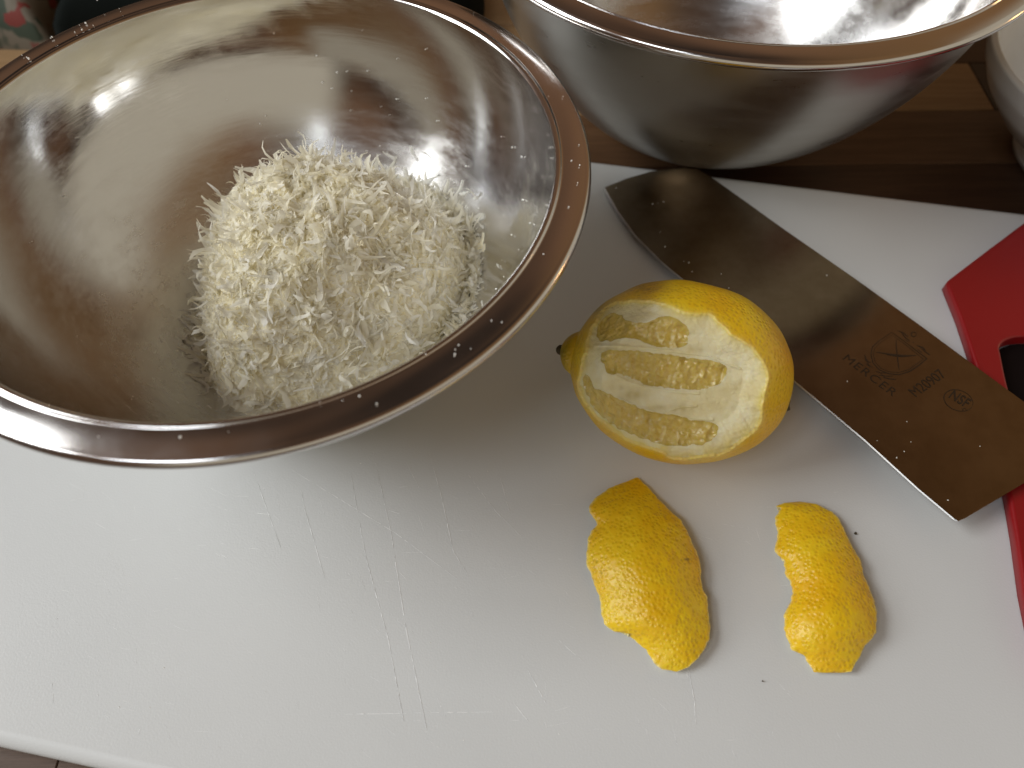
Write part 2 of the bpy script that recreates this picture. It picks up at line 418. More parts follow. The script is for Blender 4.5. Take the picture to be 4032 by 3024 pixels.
def stroke(V, F, pts, w, up=0.00004, jit=0.0, plane=None, br=0.0):
    P = np.asarray(pts, float); segs = []
    for a, b in zip(P[:-1], P[1:]):
        n = max(2, int(np.linalg.norm(b - a) / 14)); segs += [a + (b - a) * t for t in np.linspace(0, 1, n, endpoint=False)]
    segs.append(P[-1]); segs = np.array(segs)
    Q = at_z(segs, 0.0) if plane is None else at_plane(segs, *plane)
    t = np.gradient(Q, axis=0); t /= np.linalg.norm(t, axis=1)[:, None] + 1e-12
    nn = np.array([0, 0, 1.0]) if plane is None else plane[1]
    s = np.cross(nn, t); m = len(Q)
    taper = np.sin(np.linspace(0.12, np.pi - 0.12, m)) ** 0.5
    ww = w * taper * (1 + jit * nrg.normal(size=m))
    ww = np.clip(np.abs(ww), w * 0.05, w * 3)
    base = len(V)
    for i in range(m):
        V.append(Q[i] - s[i] * ww[i] / 2 + nn * 0.00001); V.append(Q[i] + nn * (up + 0.00001)); V.append(Q[i] + s[i] * ww[i] / 2 + nn * 0.00001)
    for i in range(m - 1):
        if br and nrg.random() < br: continue
        a = base + 3 * i
        F.append((a, a + 3, a + 4, a + 1)); F.append((a + 1, a + 4, a + 5, a + 2))
for s_ in scr:
    stroke(V, F, s_, 0.00022, 0.00009, 0.6, br=0.14)
for k in range(160):
    a = np.array([rng.uniform(200, 3300), rng.uniform(1900, 2950)]); L = rng.uniform(15, 90); th = rng.choice([1.25, 0.6, 0.0]) + rng.gauss(0, .15)
    stroke(V, F, [a, a + L * np.array([math.cos(th), math.sin(th)])], 0.00010, 0.00004, 0.4, br=0.25)
o = mesh_obj('knife_scratches', V, F, m_scr.m, board); tag(o, kind='stuff')

# ------------------------------------------------------------------ mixing bowls
def bowl_r(t, rb, p, q, lean):
    s = rb + (1 - rb) * (1 - (1 - t) ** p) ** (1 / q)
    return (1 - lean) * s + lean * (rb + (1 - rb) * t)
def steel_bowl(name, c, Ri, zt, zb, flange, label, rb=0.32, p=1.8, q=1.37, lean=0.0, gauge=0.0009):
    e = empty(name, (c[0], c[1], zb), label, 'mixing bowl', 'steel mixing bowls')
    t = np.linspace(0, 1, 90) ** 1.5
    r = Ri * bowl_r(t, rb, p, q, lean); z = zb + gauge + (zt - zb - gauge) * t
    inner = [(1e-5, zb + gauge + 0.0006), (r[0] * 0.5, zb + gauge + 0.0004), (r[0] * 0.9, zb + gauge)] + list(zip(r, z))
    lathe('bowl_interior', inner, c, m_steel.m, e)
    outer = [(r_ + gauge, z_ - gauge * 0.6) for r_, z_ in zip(r[::-1][3:], z[::-1][3:])] + [(r[0] * 0.9, zb), (1e-5, zb + 0.0004)]
    lathe('bowl_exterior', outer, c, m_satin.m, e)
    # flange: little lip, gently convex band, rolled edge
    pr = [(Ri, zt), (Ri + 0.0003, zt + 0.0006), (Ri + 0.0010, zt + 0.0010), (Ri + 0.002, zt + 0.00105)]
    for u in np.linspace(0.2, 1, 12): pr.append((Ri + flange * u * 0.86, zt + 0.00105 - 0.0011 * u ** 2.2))
    cr = 0.0019; cx_, cz_ = Ri + flange - cr, zt - 0.0004 - cr + 0.0004
    for a in np.linspace(75, -150, 16): pr.append((cx_ + cr * math.cos(math.radians(a)), cz_ + cr * math.sin(math.radians(a))))
    pr.append((Ri + gauge + 0.001, zt - 0.0016)); pr.append((Ri + gauge, zt - 0.003))
    lathe('rolled_rim', pr, c, m_rim.m, e)
    return e
B1 = (-0.0831, 0.1953); B1R, B1T, B1B = 0.0973, 0.0877, 0.0004
bowl1 = steel_bowl('mixing_bowl', B1, B1R, B1T, B1B, 0.0116,
                   'shiny stainless steel mixing bowl holding grated cheese, standing on the white board', lean=0.0)
bowl2 = steel_bowl('mixing_bowl', (0.1008, 0.3480), 0.1113, 0.098, TZ + 0.0004, 0.0102,
                   'empty stainless steel mixing bowl standing behind the board, brushed outside')

# ------------------------------------------------------------------ grated cheese
MC = np.array([-0.0700, 0.2010]); MR = 0.057; MH = 0.065
def floor_z(x, y):
    rr = np.hypot(x - B1[0], y - B1[1]) / B1R
    tt = np.linspace(0, 1, 200); rt = bowl_r(tt, .32, 1.8, 1.37, 0.0)
    return B1B + 0.0012 + np.interp(rr, rt, tt) * (B1T - B1B)
def mound_z(x, y):
    dx, dy = x - MC[0], y - MC[1]; a = np.arctan2(dy, dx)
    R = MR * (1 + 0.05 * np.sin(3 * a + 1) + 0.03 * np.sin(5 * a))
    d = np.hypot(dx, dy) / R
    h = MH * np.clip(1 - d ** 2.3, 0, 1) ** 0.75
    P = np.stack([x, y, 0 * x], -1).reshape(-1, 3)
    b = (vnoise(P, 26, 3) * 0.0040 + vnoise(P, 75, 4) * 0.0022).reshape(np.shape(x))
    f = floor_z(x, y)
    return np.where(d < 1, np.maximum(h + b * np.clip(1 - d, 0, .4) / .4 + 0.003, f), f - 0.003), d
n = 260; gx, gy = np.meshgrid(np.linspace(-1.1, 1.1, n) * MR + MC[0], np.linspace(-1.1, 1.1, n) * MR + MC[1])
gz, gd = mound_z(gx, gy)
V = np.stack([gx, gy, gz - 0.001], -1).reshape(-1, 3)
i, j = np.meshgrid(np.arange(n - 1), np.arange(n - 1), indexing='ij')
F = np.stack([i * n + j, i * n + j + 1, (i + 1) * n + j + 1, (i + 1) * n + j], -1).reshape(-1, 4)
keep = gd.reshape(-1)[F].max(1) < 1.02
coreV, coreF = V, F[keep]
coreV[:, 2] += vnoise(coreV, 110, 94) * 0.0010 + vnoise(coreV, 220, 93) * 0.0006
def ribbon(p0, d, nrm, L, w, th, curl, twist, m=6):
    """curled strip with thickness; returns verts (m*4) """
    d = d / np.linalg.norm(d); s = np.cross(nrm, d); s /= np.linalg.norm(s) + 1e-9; u = np.cross(d, s)
    P = p0.copy(); out = []; step = L / (m - 1); a = curl / (m - 1); b = twist / (m - 1)
    for k in range(m):
        tt = k / (m - 1); ww = w * (0.45 + 0.75 * math.sin(math.pi * (0.15 + 0.75 * tt)))
        for (x, y_) in ((-1, -1), (1, -1), (1, 1), (-1, 1)):
            out.append(P + s * ww / 2 * x + u * th / 2 * y_)
        P = P + d * step
        d, u = d * math.cos(a) + u * math.sin(a), u * math.cos(a) - d * math.sin(a)
        s, u = s * math.cos(b) + u * math.sin(b), u * math.cos(b) - s * math.sin(b)
    return out
RF = []
M_ = 6
for k in range(M_ - 1):
    for c_ in range(4): RF.append((4 * k + c_, 4 * k + (c_ + 1) % 4, 4 * k + 4 + (c_ + 1) % 4, 4 * k + 4 + c_))
RF += [(0, 3, 2, 1), (4 * M_ - 4, 4 * M_ - 3, 4 * M_ - 2, 4 * M_ - 1)]
RF = np.array(RF)
NS = 10000; MF = 8
def flake(p0, d, nrm, L, w, curl, twist, cup, rag):
    """thin curled grating: a gutter-shaped ribbon with ragged torn ends, MF x 3 vertices"""
    d = d / np.linalg.norm(d); s = np.cross(nrm, d); s /= np.linalg.norm(s) + 1e-9; u = np.cross(d, s)
    P = p0.copy(); out = []; step = L / (MF - 1); b = twist / (MF - 1)
    for k in range(MF):
        tt = k / (MF - 1); a = curl / (MF - 1) * (0.4 + 1.2 * tt)
        ww = w * min(1.0, 0.40 + 3.2 * tt, 0.30 + 3.0 * (1 - tt)) * (1 + rag[k] * 0.28)
        off = rag[(k + 3) % MF] * w * 0.12
        out.append(P - s * (ww / 2 - off)); out.append(P - u * cup * ww + s * off); out.append(P + s * (ww / 2 + off))
        P = P + d * step
        d, u = d * math.cos(a) + u * math.sin(a), u * math.cos(a) - d * math.sin(a)
        s, u = s * math.cos(b) + u * math.sin(b), u * math.cos(b) - s * math.sin(b)
    return out
FF = []
for k in range(MF - 1):
    a = 3 * k; FF += [(a, a + 3, a + 4, a + 1), (a + 1, a + 4, a + 5, a + 2)]
FF = np.array(FF)
sv = np.empty((NS, MF * 3, 3)); tone_ = np.empty(NS)
rr = np.sqrt(nrg.random(NS)) * 1.02; aa = nrg.random(NS) * 2 * np.pi
X = MC[0] + rr * MR * np.cos(aa); Y = MC[1] + rr * MR * np.sin(aa); Z, D = mound_z(X, Y)
e_ = 0.001
Zx, _ = mound_z(X + e_, Y); Zy, _ = mound_z(X, Y + e_)
Z = np.maximum(Z, floor_z(X, Y))
clump = vnoise(np.stack([X, Y, Z], 1), 35, 91)
for k in range(NS):
    g = np.array([-(Zx[k] - Z[k]) / e_, -(Zy[k] - Z[k]) / e_, 1.0]); g[:2] = np.clip(g[:2], -1.8, 1.8); g /= np.linalg.norm(g)
    d = nrg.normal(size=3); d -= g * (d @ g); d /= np.linalg.norm(d)
    size = nrg.random() + 0.12 * clump[k] + (0.12 if D[k] > 0.6 else 0)
    if size < 0.42:      # crumbly bits
        L = nrg.uniform(0.0018, 0.0050); w = nrg.uniform(0.0006, 0.0013); lift = nrg.normal() * 0.35; curl = nrg.normal() * 1.0
    elif size < 0.80:    # ordinary flakes
        L = nrg.uniform(0.005, 0.010); w = nrg.uniform(0.0010, 0.0021); lift = abs(nrg.normal()) * 0.16; curl = -0.7 + nrg.normal() * 1.3
    else:                # long curls lying on top
        L = nrg.uniform(0.009, 0.020); w = nrg.uniform(0.0010, 0.0021); lift = abs(nrg.normal()) * 0.24; curl = -1.0 + nrg.normal() * 2.6
    if D[k] > 0.72: lift *= 0.35; L *= 0.8
    d = d + g * lift
    p0 = np.array([X[k], Y[k], Z[k] + nrg.uniform(-0.0008, 0.0016)]) - d * L * 0.45
    sv[k] = flake(p0, d, g + nrg.normal(size=3) * 0.38, L, w, curl, nrg.normal() * 1.5, nrg.uniform(-0.25, 0.35), nrg.normal(size=MF))
    tone_[k] = nrg.random()
fz = floor_z(sv[:, :, 0], sv[:, :, 1]); sv[:, :, 2] = np.maximum(sv[:, :, 2], fz + 0.0001)
sF = (FF[None] + (np.arange(NS) * MF * 3)[:, None, None]).reshape(-1, 4) + len(coreV)
allV = np.concatenate([coreV, sv.reshape(-1, 3)]); allF = np.concatenate([coreF, sF])
cheese = mesh_obj('grated_cheese', allV, allF, m_cheese.m)
cheese.data.materials.append(m_core.m)
mi_ = np.zeros(len(allF), np.int32); mi_[:len(coreF)] = 1
cheese.data.polygons.foreach_set('material_index', mi_)
attr(cheese, 'tone', np.concatenate([np.full(len(coreV), 0.15), np.repeat(tone_, MF * 3)]))
tag(cheese, 'fluffy heap of finely grated white cheese inside the steel bowl', 'cheese', kind='stuff')

# one flat shred standing against the bowl wall and a few strays on the floor
def stray(px, z, L, w, ang_, curl, label):
    p = at_z([px], z)[0]
    d = np.array([math.cos(ang_) * 0.3, math.sin(ang_) * 0.3, 0.9])
    V = np.array(ribbon(p, d, np.array([0, -1, 0.4]), L, w, 0.0003, curl, 0.3, M_))
    o = mesh_obj('cheese_shred', V, RF, m_cheese.m); attr(o, 'tone', np.full(len(V), 0.9))
    tag(o, label, 'cheese shred'); return o
stray((1640, 640), 0.030, 0.011, 0.0027, 1.2, 0.2, 'single upright shred of cheese stuck to the far wall of the cheese bowl')

V, F, T = [], [], []
for k in range(20):
    a = nrg.uniform(-0.9, 2.2) if k < 16 else nrg.uniform(0, 6.28); q_ = MR * nrg.uniform(1.0, 1.16)
    x_, y_ = MC[0] + q_ * math.cos(a), MC[1] + q_ * math.sin(a); z_ = float(floor_z(np.array(x_), np.array(y_)))
    d = nrg.normal(size=3); d[2] = abs(d[2]) * 0.2
    vv = flake(np.array([x_, y_, z_ + 0.0006]), d, np.array([0, 0, 1.0]), nrg.uniform(0.002, 0.007), nrg.uniform(0.0005, 0.0012), nrg.normal() * 1.5, nrg.normal(), 0.2, nrg.normal(size=MF))
    vv = np.array(vv); vv[:, 2] = np.maximum(vv[:, 2], floor_z(vv[:, 0], vv[:, 1]) + 0.0002)
    F += [tuple(len(V) + i_ for i_ in f) for f in FF.tolist()]; V += list(vv); T += [0.9] * len(vv)
o = mesh_obj('loose_cheese_flakes', V, F, m_cheese.m); attr(o, 'tone', T)
tag(o, 'few loose flakes of cheese lying on bare steel around the heap', 'cheese flakes', kind='stuff')

# ------------------------------------------------------------------ lemon
def S5(a): return np.array([(2100 + 0.5425 * x, 1050 + 0.5425 * y_) for x, y_ in a], float)
cut = smooth_closed(S5([(375, 600), (388, 500), (415, 430), (460, 370), (520, 305), (600, 255), (700, 238), (820, 245), (920, 262), (1000, 292), (1120, 330), (1200, 345),
    (1290, 345), (1360, 400), (1430, 470), (1520, 530), (1600, 590), (1650, 650), (1700, 740), (1695, 850), (1675, 960), (1665, 1080), (1640, 1150),
    (1580, 1215), (1480, 1295), (1330, 1360), (1150, 1398), (1000, 1398), (940, 1352), (800, 1300), (640, 1230), (500, 1140), (400, 1030), (340, 930),
    (315, 850), (328, 760), (355, 690)]), 240)
segs = [smooth_closed(S5(a), 120) for a in (
    [(462, 520), (475, 420), (540, 352), (620, 345), (680, 390), (760, 402), (850, 400), (920, 362), (990, 360), (1060, 392), (1112, 440), (1128, 500),
     (1100, 575), (1000, 590), (900, 578), (820, 560), (740, 525), (640, 520), (540, 545)],
    [(490, 650), (540, 605), (620, 605), (760, 610), (900, 630), (1100, 655), (1250, 675), (1375, 705), (1408, 745), (1390, 805), (1330, 860), (1200, 897),
     (1050, 887), (900, 870), (800, 850), (700, 800), (600, 780), (555, 785), (515, 720)],
    [(375, 775), (358, 830), (388, 930), (440, 1030), (520, 1100), (620, 1172), (760, 1235), (880, 1275), (1000, 1302), (1150, 1297), (1260, 1280), (1335, 1210),
     (1342, 1160), (1280, 1122), (1160, 1112), (1000, 1072), (860, 1052), (740, 1010), (640, 968), (540, 920), (450, 885), (410, 810)])]
LC = at_z([(2655, 1462)], 0.0315)[0]
toC = CAM - LC; toC /= np.linalg.norm(toC)
pa = at_plane([(2196, 1385), (3126, 1531)], LC, toC)
AX = pa[1] - pa[0]; half = np.linalg.norm(AX) / 2; AX /= np.linalg.norm(AX); AX[2] *= 0.25; AX /= np.linalg.norm(AX)
B_ = np.cross(toC, AX); B_ /= np.linalg.norm(B_); C_ = np.cross(AX, B_)      # C_ towards camera
mid = LC.copy()
hw = 0.0313
def lem_r(s):
    """half width at s in [-1,1]; nipple at s=-1"""
    b = hw * np.sqrt(np.clip(1 - (np.clip((s - 0.052) / 0.915, -1, 1)) ** 2, 0, 1)) ** 0.93
    nip = 0.0082 * np.clip(1 - (np.clip((s + 0.80) / 0.20, -1, 1)) ** 2, 0, 1) ** 0.62
    w_ = np.clip((-0.55 - s) / 0.25, 0, 1); w_ = w_ * w_ * (3 - 2 * w_)
    return (b ** 3 + (nip * w_) ** 3) ** (1 / 3)
NU, NVf, NVb = 520, 620, 120
s = np.sin(np.linspace(-np.pi / 2, np.pi / 2, NU)) * 0.5 + np.linspace(-1, 1, NU) * 0.5
s[-1] = 0.93 if False else 1.0
s = -1 + (s + 1) * (0.966 + 1) / 2
v = np.concatenate([np.linspace(-0.62 * np.pi, 0.62 * np.pi, NVf, endpoint=False), np.linspace(0.62 * np.pi, 1.38 * np.pi, NVb, endpoint=False)])
NVt = len(v)
r = lem_r(s); r[0] = 1e-5; r[-1] = 1e-5
P = mid + AX * (s * half)[:, None, None] + B_ * (r[:, None] * np.sin(v))[:, :, None] + C_ * (r[:, None] * np.cos(v))[:, :, None] * 0.96
N = (B_ * np.sin(v)[None, :, None] + C_ * np.cos(v)[None, :, None]) * np.ones((NU, 1, 1))
ds = np.gradient(r) / np.gradient(s * half); N = N - AX * np.clip(ds, -3, 3)[:, None, None]; N /= np.linalg.norm(N, axis=2)[:, :, None]
P = P.reshape(-1, 3); N = N.reshape(-1, 3)
front = (np.cos(v) > -0.25)[None, :].repeat(NU, 0).reshape(-1)
P += N * (vnoise(P, 22, 11) * 0.0006 + vnoise(P, 60, 12) * 0.00022)[:, None]
px0 = to_px(P); 
edge_n = vnoise(P, 70, 20) * 7 + vnoise(P, 150, 21) * 5 + vnoise(P, 420, 22) * 2.0
facing = ((CAM - P) * N).sum(1) > 0
sd_cut = np.where(front & facing, poly_sd(px0, cut) + edge_n, -99)
# peeled layer: 1.6 mm step inside the traced outline, then a deeper plane cut
_q = np.clip(sd_cut / 34.0, 0, 1); step = 0.0017 * np.sqrt(_q)
P1 = P - N * step[:, None]
pn = C_ * 0.93 - B_ * 0.0; 
pn = toC + np.array([0.04, -0.22, -0.06]); pn /= np.linalg.norm(pn)
P0 = mid + pn * 0.0195
h = (P1 - P0) @ pn + 0.0016 * 0.4 * vnoise(P1, 16, 31)
m_in = sd_cut > 3
# soft clamp to the plane (keeps a slight dome)
over = np.where(m_in, np.clip(h, 0, None), 0)
flat_w = np.clip((sd_cut - 3) / 75, 0, 1) ** 0.7
P1 = P1 - pn * (over * 0.80 * flat_w)[:, None]
px1 = to_px(P1)
sds = [np.where(m_in, poly_sd(px1, g) + vnoise(P, 300, 40 + k) * 5, -99) for k, g in enumerate(segs)]
rec = np.zeros(len(P))
for sdk in sds: rec = np.maximum(rec, np.clip(sdk / 16.0, -0.0, 1))
ves = vnoise(P, 330, 51) * 0.00022 + vnoise(P, 700, 52) * 0.00012
# elongated juice sacs
loc = np.stack([(P - mid) @ AX, (P - mid) @ B_, (P - mid) @ C_], 1)
ves += vnoise(loc * [1, 0.35, 0.35], 420, 53) * 0.00032
P1 += pn * (-0.0006 * rec + 1.0 * ves * rec)[:, None]
rough_p = vnoise(P, 130, 61) * 0.00012 + vnoise(P, 380, 62) * 0.00006
P1 += pn * (rough_p * np.clip(sd_cut / 25, 0, 1) * (1 - rec))[:, None]
# raised white membranes between the sections
def px_line_d(pxs, pts):
    pts = np.asarray(pts, float); best = np.full(len(pxs), 1e9)
    for a, b in zip(pts[:-1], pts[1:]):
        ab = b - a; t = np.clip(((pxs - a) @ ab) / (ab @ ab), 0, 1); best = np.minimum(best, np.linalg.norm(pxs - (a + t[:, None] * ab), axis=1))
    return best
mem = [S5([(455, 572), (640, 575), (900, 600), (1100, 625), (1260, 645), (1400, 700), (1500, 740)]),
       S5([(590, 785), (680, 830), (800, 870), (1000, 905), (1200, 920)]), S5([(640, 960), (760, 1020), (880, 1055), (1000, 1065), (1180, 1100), (1300, 1110)]),
       S5([(960, 1058), (1050, 1020), (1180, 1010)])]
for L_ in mem:
    dl = px_line_d(px1, L_) + vnoise(P, 200, 66) * 2
    P1 += pn * (0.00055 * np.exp(-(dl / 5.0) ** 2) * m_in)[:, None]
zmin = P1[:, 2].min(); shift = 0.0003 - zmin
lem = empty('lemon', (LC[0], LC[1], 0.0), 'whole lemon with a broad slice of rind cut away, showing white pith and pulp', 'lemon')
if shift > 0 or shift < -0.0005: LIFT = shift
else: LIFT = 0
print('lemon lift', LIFT)
P1[:, 2] = np.maximum(P1[:, 2], 0.0002) if LIFT > 0 else P1[:, 2]
i, j = np.meshgrid(np.arange(NU - 1), np.arange(NVt), indexing='ij'); j2 = (j + 1) % NVt
F = np.stack([i * NVt + j, i * NVt + j2, (i + 1) * NVt + j2, (i + 1) * NVt + j], -1).reshape(-1, 4)
fc = sd_cut[F].mean(1)
cls = np.where(fc > 4, 1, 0)
for k, sdk in enumerate(sds): cls = np.where((sdk[F].mean(1) > 0) & (cls > 0), 2 + k, cls)
scar = np.exp(-(np.linalg.norm((px0 - S5([(800, 140)])[0]) / [85, 32], axis=1)) ** 2) + 0.5 * np.exp(-(np.linalg.norm((px0 - S5([(500, 240)])[0]) / [35, 30], axis=1)) ** 2)
scar = np.clip(scar * (0.8 + 0.5 * vnoise(P, 240, 71)), 0, 1) * 0.85
sl = (P - mid) @ AX / half
green = np.clip(np.exp(-((sl + 0.95) / 0.09) ** 2) * 0.75 * (0.7 + 0.4 * vnoise(P, 120, 72)), 0, 1) + 0.5 * np.exp(-(np.linalg.norm((px0 - S5([(455, 300)])[0]) / [22, 26], axis=1)) ** 2)
green = np.clip(green, 0, 0.9)
pale = np.clip(np.exp(-(np.abs(sd_cut - 2) / 7.0)) * 0.6, 0, 1) * (sd_cut > -90)
rim = np.clip(np.exp(-np.clip(sd_cut - 3, 0, 999) / 13.0) * (0.75 + 0.5 * vnoise(P, 170, 77)), 0, 1)
juice = np.zeros(len(P))
for c0, rx, ry in (((720, 930), 60, 24), ((1085, 1030), 50, 22), ((560, 600), 45, 12), ((1180, 600), 45, 16), ((640, 880), 30, 12), ((900, 1020), 40, 12)):
    juice = np.maximum(juice, np.exp(-(np.linalg.norm((px1 - S5([c0])[0]) / [rx, ry], axis=1)) ** 2) * 0.75)
juice = np.clip(juice + 0.0, 0, 1) * (0.7 + 0.5 * vnoise(P, 200, 73)).clip(0, 1)
def sub(mask, name, mat, parent, **at):
    f = F[mask]; u, inv = np.unique(f.ravel(), return_inverse=True)
    o = mesh_obj(name, P1[u], inv.reshape(-1, 4), mat, parent)
    for k_, a_ in at.items(): attr(o, k_, a_[u])
    return o
sub(cls == 0, 'rind', m_rind.m, lem, scar=scar, green=green, pale=pale)
sub(cls == 1, 'pith', m_pith.m, lem, rim=rim, juice=juice)
for k in range(3): sub(cls == 2 + k, 'pulp_segment', m_pulp.m, lem)
# dark stem scar at the right end and the dot on the nipple
def blob(name, c, rad, mat, parent, sub_=2, amp=0.3, squash=(1, 1, 1), seed=0):
    bm = bmesh.new(); bmesh.ops.create_icosphere(bm, subdivisions=sub_, radius=1)
    for v_ in bm.verts:
        k_ = 1 + amp * noise.noise(v_.co * 1.7 + Vector((seed, seed * 2, 0)))
        v_.co = Vector((v_.co.x * rad * squash[0] * k_, v_.co.y * rad * squash[1] * k_, v_.co.z * rad * squash[2] * k_)) + Vector([float(x) for x in c])
    me = bpy.data.meshes.new(name); bm.to_mesh(me); bm.free()
    for p_ in me.polygons: p_.use_smooth = True
    me.materials.append(mat); o = bpy.data.objects.new(name, me); COL.objects.link(o)
    if parent: o.parent = parent; o.matrix_parent_inverse = parent.matrix_basis.inverted()
    return o
blob('stem_scar', mid + AX * half * 0.955 - B_ * 0.004 - C_ * 0.002, 0.0022, m_stem.m, lem, amp=0.5, squash=(0.7, 1, 1))
blob('blossom_tip', mid - AX * half * 0.99 , 0.0017, m_stem.m, lem, amp=0.4)

# ------------------------------------------------------------------ strips of peel
def S6(a): return np.array([(2200 + 0.633 * x, 1800 + 0.633 * y_) for x, y_ in a], float)
def peel(left, right, zc, zl, zr, zend, label, seed, spots):
    Lp, Rp = S6(left), S6(right)
    def res(A, n_):
        d = np.concatenate([[0], np.cumsum(np.linalg.norm(np.diff(A, axis=0), axis=1))]); t = np.linspace(0, d[-1], n_)
        return np.stack([np.interp(t, d, A[:, 0]), np.interp(t, d, A[:, 1])], 1)
    # rows by arc length on both sides
    n_t, n_s = 190, 110
    Lr, Rr = res(Lp, n_t), res(Rp, n_t)
    r_ = np.random.default_rng(seed)
    def jag(A):
        t = np.linspace(0, 1, n_t); o_ = np.zeros(n_t)
        for f in (23, 41, 67): o_ += np.sin(t * f * 2 * np.pi / 2 + r_.uniform(0, 6)) * r_.uniform(0.6, 1.4)
        return o_
    t = np.linspace(0, 1, n_t)[:, None]; s_ = np.linspace(0, 1, n_s)[None, :]
    def smo(A, w_=41):
        kk = np.hanning(w_ + 2)[1:-1]; kk /= kk.sum(); h_ = w_ // 2
        B = np.stack([np.convolve(np.pad(A[:, c_], h_, mode='reflect', reflect_type='odd'), kk, 'valid') for c_ in (0, 1)], 1); return B
    Ls, Rs = smo(Lr), smo(Rr); Lj, Rj = Lr.copy(), Rr.copy(); Lj[:, 0] += jag(Lr); Rj[:, 0] += jag(Rr) * 0.6
    s3 = s_[..., None]
    PX = Ls[:, None, :] * (1 - s3) + Rs[:, None, :] * s3 + (Lj - Ls)[:, None, :] * np.exp(-s3 / 0.10) * (1 - s3) + (Rj - Rs)[:, None, :] * np.exp(-(1 - s3) / 0.10) * s3
    arch = 1 - (2 * s_ - 1.0) ** 2
    width = np.linalg.norm(Rr - Lr, axis=1)[:, None]; wn_ = np.clip(width / width.max(), 0.02, 1)
    kk = np.hanning(61)[:, None]; kk /= kk.sum(); wn_ = np.convolve(np.pad(wn_[:, 0], 30, mode='edge'), kk[:, 0], 'valid')[:, None]
    endf = np.clip(np.sin(np.pi * np.clip(t, 0, 1)), 0, 1) ** 0.6
    z = zend + (zl * (1 - s_) + zr * s_ - zend) * endf + (zc - (zl + zr) / 2) * arch ** 0.85 * endf * wn_ ** 1.2
    z = z + 0.0005 * np.sin(t * 9 + seed) * endf
    top = at_z(PX.reshape(-1, 2), z.reshape(-1))
    top[:, 2] += vnoise(top, 90, seed) * 0.00016 + vnoise(top, 250, seed + 1) * 0.00010
    th = 0.0016
    G = top.reshape(n_t, n_s, 3)
    nn = np.cross(np.gradient(G, axis=0), np.gradient(G, axis=1)); nn /= np.linalg.norm(nn, axis=2)[..., None] + 1e-12
    nn = np.where(nn[..., 2:3] < 0, -nn, nn)
    edge_s = np.minimum(s_, 1 - s_) * width * 0.00009 / 0.0012; edge_t = np.minimum(t, 1 - t) * 60
    ef = np.clip(np.minimum(edge_s, edge_t * np.ones_like(s_)), 0, 1)
    bot = (G - nn * th * (0.35 + 0.65 * ef[..., None]))
    cen = G.mean((0, 1)); bot[..., :2] = bot[..., :2] + (cen[:2] - bot[..., :2]) * 0.035
    bot[..., 2] = np.maximum(bot[..., 2], 0.00025)
    G[..., 2] = np.maximum(G[..., 2], 0.0007)
    e = empty('lemon_peel', (float(G[..., 0].mean()), float(G[..., 1].mean()), 0), label, 'lemon peel', 'strips of lemon peel')
    i, j = np.meshgrid(np.arange(n_t - 1), np.arange(n_s - 1), indexing='ij')
    F = np.stack([i * n_s + j, i * n_s + j + 1, (i + 1) * n_s + j + 1, (i + 1) * n_s + j], -1).reshape(-1, 4)
    z_o = mesh_obj('zest', G.reshape(-1, 3), F[:, ::-1], m_zest.m, e)
    pale = np.clip(1 - np.minimum(s_ * width / 9.0, (1 - s_) * width / 7.0), 0, 1) * 0.8 * np.ones((n_t, n_s))
    attr(z_o, 'pale', (pale * (0.6 + 0.5 * vnoise(top, 300, 5).reshape(n_t, n_s))).clip(0, 1).reshape(-1))
    sp = np.zeros(len(top)); pxs = PX.reshape(-1, 2)
    for (x, y_, r0) in spots:
        c0 = S6([(x, y_)])[0]; sp = np.maximum(sp, np.exp(-(np.linalg.norm(pxs - c0, axis=1) / r0) ** 2) * np.clip(0.3 + 0.9 * vnoise(top, 500, 9), 0, 1))
    attr(z_o, 'spot', sp * 0.8)
    # underside and cut edge as one skirt
    nb = n_t * n_s
    Vb = np.concatenate([bot.reshape(-1, 3), G.reshape(-1, 3) - np.array([0, 0, 0.00002])])
    ring = [(0, b) for b in range(n_s)] + [(a, n_s - 1) for a in range(1, n_t)] + [(n_t - 1, b) for b in range(n_s - 2, -1, -1)] + [(a, 0) for a in range(n_t - 2, 0, -1)]
    idx = [a * n_s + b for a, b in ring]
    sk = np.array([(idx[k], idx[(k + 1) % len(idx)], nb + idx[(k + 1) % len(idx)], nb + idx[k]) for k in range(len(idx))])
    mesh_obj('pith_underside', Vb, np.concatenate([F, sk]), m_under.m, e)
    return e
peel([(485, 126), (380, 165), (300, 200), (220, 260), (185, 310), (190, 345), (215, 370), (238, 420), (200, 460), (180, 520), (172, 600), (175, 680), (205, 740),
      (235, 830), (262, 900), (262, 970), (285, 1040), (340, 1085), (430, 1100), (480, 1150), (545, 1200), (590, 1280), (640, 1320), (700, 1328)],
     [(495, 128), (560, 190), (620, 260), (700, 340), (760, 390), (800, 460), (830, 530), (865, 600), (885, 680), (885, 760), (900, 830), (925, 870),
      (930, 950), (943, 1060), (935, 1140), (910, 1190), (860, 1260), (800, 1310), (735, 1336)],
     0.0120, 0.0022, 0.0050, 0.0014, 'larger yellow lemon peel strip, the left one, below the cut lemon', 5,
     [(225, 650, 9), (270, 715, 9), (800, 645, 16), (225, 690, 6), (385, 920, 5), (215, 760, 8)])
